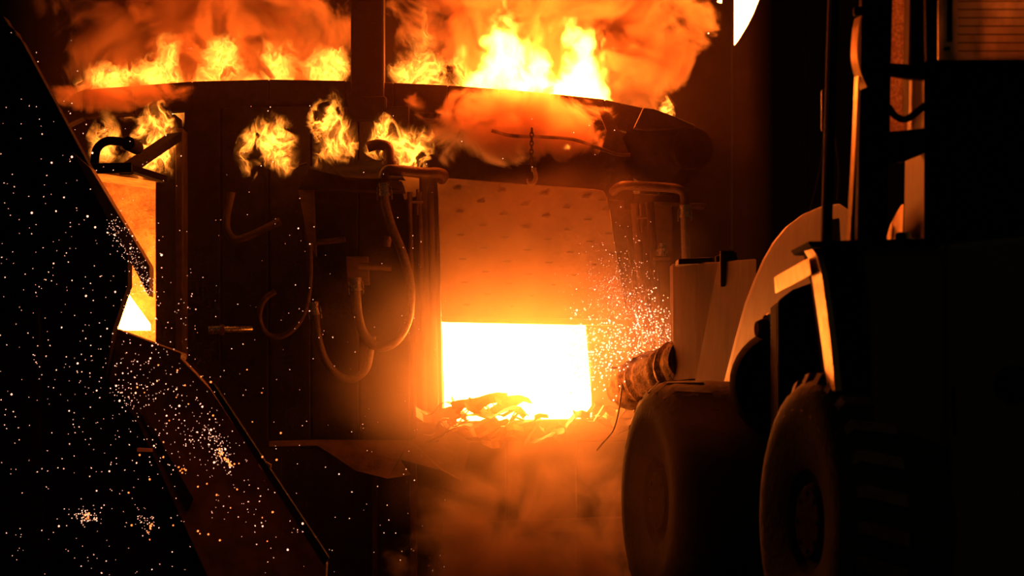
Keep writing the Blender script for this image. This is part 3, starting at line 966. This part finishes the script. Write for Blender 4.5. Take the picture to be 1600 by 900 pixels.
UP = 'flames above the furnace rim'
flame('soft', 85, 265, 72, 188, 24.6, 0.14, 'leftmost low flame above the furnace rim', UP)
flame('soft', 175, 330, 35, 205, 24.6, 0.14, 'second flame from the left above the rim', UP)
flame('soft', 270, 425, 45, 195, 24.6, 0.14, 'third flame from the left above the rim', UP)
flame('soft', 370, 500, 35, 200, 24.6, 0.14, 'fourth flame from the left above the rim', UP)
flame('soft', 455, 575, 45, 190, 24.6, 0.14, 'small flame just left of the dark mast', UP)
flame('soft', 575, 735, 10, 250, 24.55, 0.14, 'yellow flame just right of the dark mast', UP)
flame('soft', 660, 800, 55, 230, 24.55, 0.14, 'low flame beside the white flames', UP)
flame('white', 695, 865, -30, 290, 24.5, 0.22, 'tall white-hot flame above the slag door', UP)
flame('white', 775, 915, 50, 270, 24.5, 0.22, 'white-hot flame between its taller neighbours', UP)
flame('white', 820, 990, 5, 290, 24.52, 0.22, 'rightmost white-hot flame above the rim', UP)
flame('lace', 1022, 1060, 148, 196, 24.6, 0.1, 'tiny flame on the curved roof flange', UP)
GP = 'flames from the gap under the rim'
flame('lace', 350, 492, 160, 292, 23.7, 0.12, 'lacy round flame left of the hood', GP)
flame('lace', 460, 572, 130, 275, 23.7, 0.12, 'lacy flame rising behind the hood', GP)
flame('lace', 556, 640, 175, 250, 24.0, 0.12, 'small flame behind the elbow pipe', GP)
flame('lace', 582, 702, 175, 285, 23.85, 0.12, 'lacy flame right of the elbow pipe', GP)
flame('lace', 185, 300, 150, 300, 23.9, 0.12, 'lacy flame above the diagonal brace', GP)
flame('soft', 118, 215, 170, 285, 24.2, 0.14, 'dim flame behind the bent black pipe', GP)
flame('lace', 875, 896, 222, 236, 23.95, 0.05, 'tiny flame under the rim right of the hook', GP)
flame('lace', 944, 972, 236, 260, 23.95, 0.06, 'tiny flame under the torn plate', GP)
flame('door', 680, 1010, 590, 690, 23.7, 0.3, 'flames licking over the scrap on the sill', 'flames at the slag door')

# ------------------------------------------------------------------ smoke and haze
SM = {
    'veil': smoke_mat('smoke_veil', 0.3, 1.2, thr=0.3, soft=0.3, env=1.5, seed=6.0, step=1.5, simple=True),
    'glow': smoke_mat('smoke_door_glow', 1.0, 1.2, thr=0.2, soft=0.3, env=1.5, seed=2.0, step=1.2, simple=True),
    'cloud': smoke_mat('smoke_cloud', 11.0, 2.5, thr=0.43, soft=0.09, step=0.42, col=(0.95, 0.72, 0.55)),
    'wisp': smoke_mat('smoke_wisp', 9.0, 3.6, thr=0.44, soft=0.1, seed=4.0, step=0.45, env=0.7),
    'low': smoke_mat('smoke_low', 4.5, 2.6, thr=0.5, soft=0.2, seed=9.0, absorb=1.0, aniso=0.45),
}


def smoke(mat, x0, x1, y0, y1, Y, dy, label):
    me = blob_mesh('smoke', False)
    me.materials.append(SM[mat])
    o = bpy.data.objects.new('smoke', me)
    COL.objects.link(o)
    a, b_ = P(x0, y0, Y), P(x1, y1, Y)
    o.location = (a + b_) / 2
    o.scale = (abs(b_.x - a.x) / 2, dy, abs(b_.z - a.z) / 2)
    tag(o, label, 'smoke', kind='stuff')
    return o


smoke('cloud', 20, 620, -190, 250, 25.45, 0.85, 'red-lit smoke above the flames at the upper left')
smoke('cloud', 560, 1175, -220, 280, 25.45, 0.9, 'orange smoke billowing around the white flames')
smoke('wisp', 600, 990, 110, 270, 24.05, 0.3, 'orange smoke rolling over the rim in front of the roof skirt')
smoke('low', 560, 1130, 640, 1130, 22.55, 0.7, 'orange dust drifting below the slag door')
smoke('wisp', 60, 330, 110, 185, 24.0, 0.2, 'orange smoke curling over the left end of the rim')
smoke('veil', 900, 1240, 520, 1000, 19.3, 0.45, 'thin reddish dust in front of the front tyre')

smoke('glow', 470, 1200, 230, 930, 23.35, 0.6, 'bloom and thin dust around the slag door')  # dust volume added to make the bloom around the bright opening
hz = MB().box((-0.9, 23.6, 2.6), (5.6, 2.6, 5.3)).build('haze', haze_mat('hall_haze', 0.008, (0.95, 0.6, 0.4)))
tag(hz, 'thin reddish dust haze in front of the furnace', 'haze', kind='stuff')

# ------------------------------------------------------------------ sparks
OCT = [(1, 0, 0), (-1, 0, 0), (0, 1, 0), (0, -1, 0), (0, 0, 1), (0, 0, -1)]
bm = bmesh.new()
bmesh.ops.create_icosphere(bm, subdivisions=1, radius=1.0)
ICO = [tuple(v.co) for v in bm.verts]
ICF = [[v.index for v in f.verts] for f in bm.faces]
bm.free()


def sparks(label, pts, mat='spark'):
    vs, fs = [], []
    for p, r in pts:
        k = len(vs)
        vs += [(p.x + a * r, p.y + b_ * r, p.z + c * r) for a, b_, c in ICO]
        fs += [[i + k for i in f] for f in ICF]
    me = bpy.data.meshes.new('spark_shower')
    me.from_pydata(vs, [], fs)
    me.materials.append(M[mat])
    o = bpy.data.objects.new('spark_shower', me)
    COL.objects.link(o)
    tag(o, label, 'sparks', kind='stuff')


rn = random.Random(21)


def rad(big=0.06):
    u = rn.random()
    r = 0.0014 + 0.0022 * u * u
    if rn.random() < big:
        r = rn.uniform(0.0045, 0.0075)
    return r


L = []
for i in range(480):
    x, y = rn.uniform(-5, 300), rn.uniform(0, 900)
    edge = 20 + (y - 40) * 0.52
    if y < 440 and x > edge + 30 and rn.random() < 0.75:
        continue
    if y < 120 and rn.random() < 0.6:
        continue
    L.append((P(x, y, rn.uniform(19.6, 20.75)), rad()))
for i in range(170):
    L.append((P(rn.gauss(190, 70), rn.gauss(540, 130), rn.uniform(19.8, 20.75)), rad()))
sparks('bright white sparks scattered over the dark left side', L)
L = []
for i in range(170):
    L.append((P(rn.uniform(290, 700), 250 + 650 * rn.random() ** 0.7, rn.uniform(19, 23.2)), rad(0.02) * 0.9))
sparks('sparse fine sparks in front of the dark furnace shell', L)
L = []
for i in range(190):
    t = rn.random() ** 1.2
    L.append((P(178 + 58 * t + rn.gauss(0, 8), 350 + 110 * t + rn.gauss(0, 10), rn.uniform(20.4, 20.8)), rad(0.02) * 0.9))
for i in range(190):
    t = rn.random()
    L.append((P(180 + 250 * t + rn.gauss(0, 22 + 12 * t), 530 + 300 * t + rn.gauss(0, 30), rn.uniform(19.6, 20.4)), rad(0.05)))
for cx, cy_, sx_, sy_, n_ in ((345, 708, 8, 13, 80), (322, 682, 14, 14, 40), (136, 806, 11, 6, 70), (230, 815, 8, 9, 30), (205, 615, 20, 16, 60), (300, 620, 30, 30, 40)):
    for i in range(n_):
        L.append((P(cx + rn.gauss(0, sx_), cy_ + rn.gauss(0, sy_), rn.uniform(19.6, 20.3)), rad(0.02)))
sparks('dense streams of sparks running down the chute', L)
L = []
for cx, cy_ in ((352, 718), (346, 710), (283, 735), (137, 808), (232, 822), (358, 726)):
    for i in range(6):
        L.append((P(cx + rn.gauss(0, 3), cy_ + rn.gauss(0, 3), 19.6), rn.uniform(0.003, 0.007)))
for i in range(40):
    L.append((P(rn.uniform(200, 440), rn.uniform(560, 860), rn.uniform(19.4, 20.2)), rn.uniform(0.003, 0.0065)))
sparks('orange embers bouncing on the chute', L, 'ember')
L = []
for i in range(900):
    t = rn.random()
    x = 890 + 160 * t ** 0.9
    y = rn.gauss(545, 34) if t < 0.6 else rn.gauss(520, 28)
    if x > 1049 or y < 440 or y > 640:
        continue
    L.append((P(x, y, rn.uniform(22.9, 23.8)), rn.uniform(0.003, 0.009) * (1.1 - 0.5 * t)))
for i in range(500):
    x, y = rn.gauss(960, 28), 500 - abs(rn.gauss(0, 55))
    if x < 1045:
        L.append((P(x, y, rn.uniform(23.2, 23.9)), rn.uniform(0.0016, 0.003)))
sparks('dense yellow sparks bursting at the right of the slag door', L)
L = [(P(1107, 52, 24), 0.007)]
for i in range(20):
    L.append((P(rn.uniform(380, 1060), rn.uniform(150, 270), 23.3), rn.uniform(0.002, 0.004)))
sparks('a few stray sparks above the furnace', L)
dr = MB().tube([P(1127, -6, 26.0), P(1124, 4, 26.0)], [0.012, 0.02], 10).build('molten_drop', 'molten', smooth=True)
tag(dr, 'small glowing drop beside the molten tongue', 'molten metal')
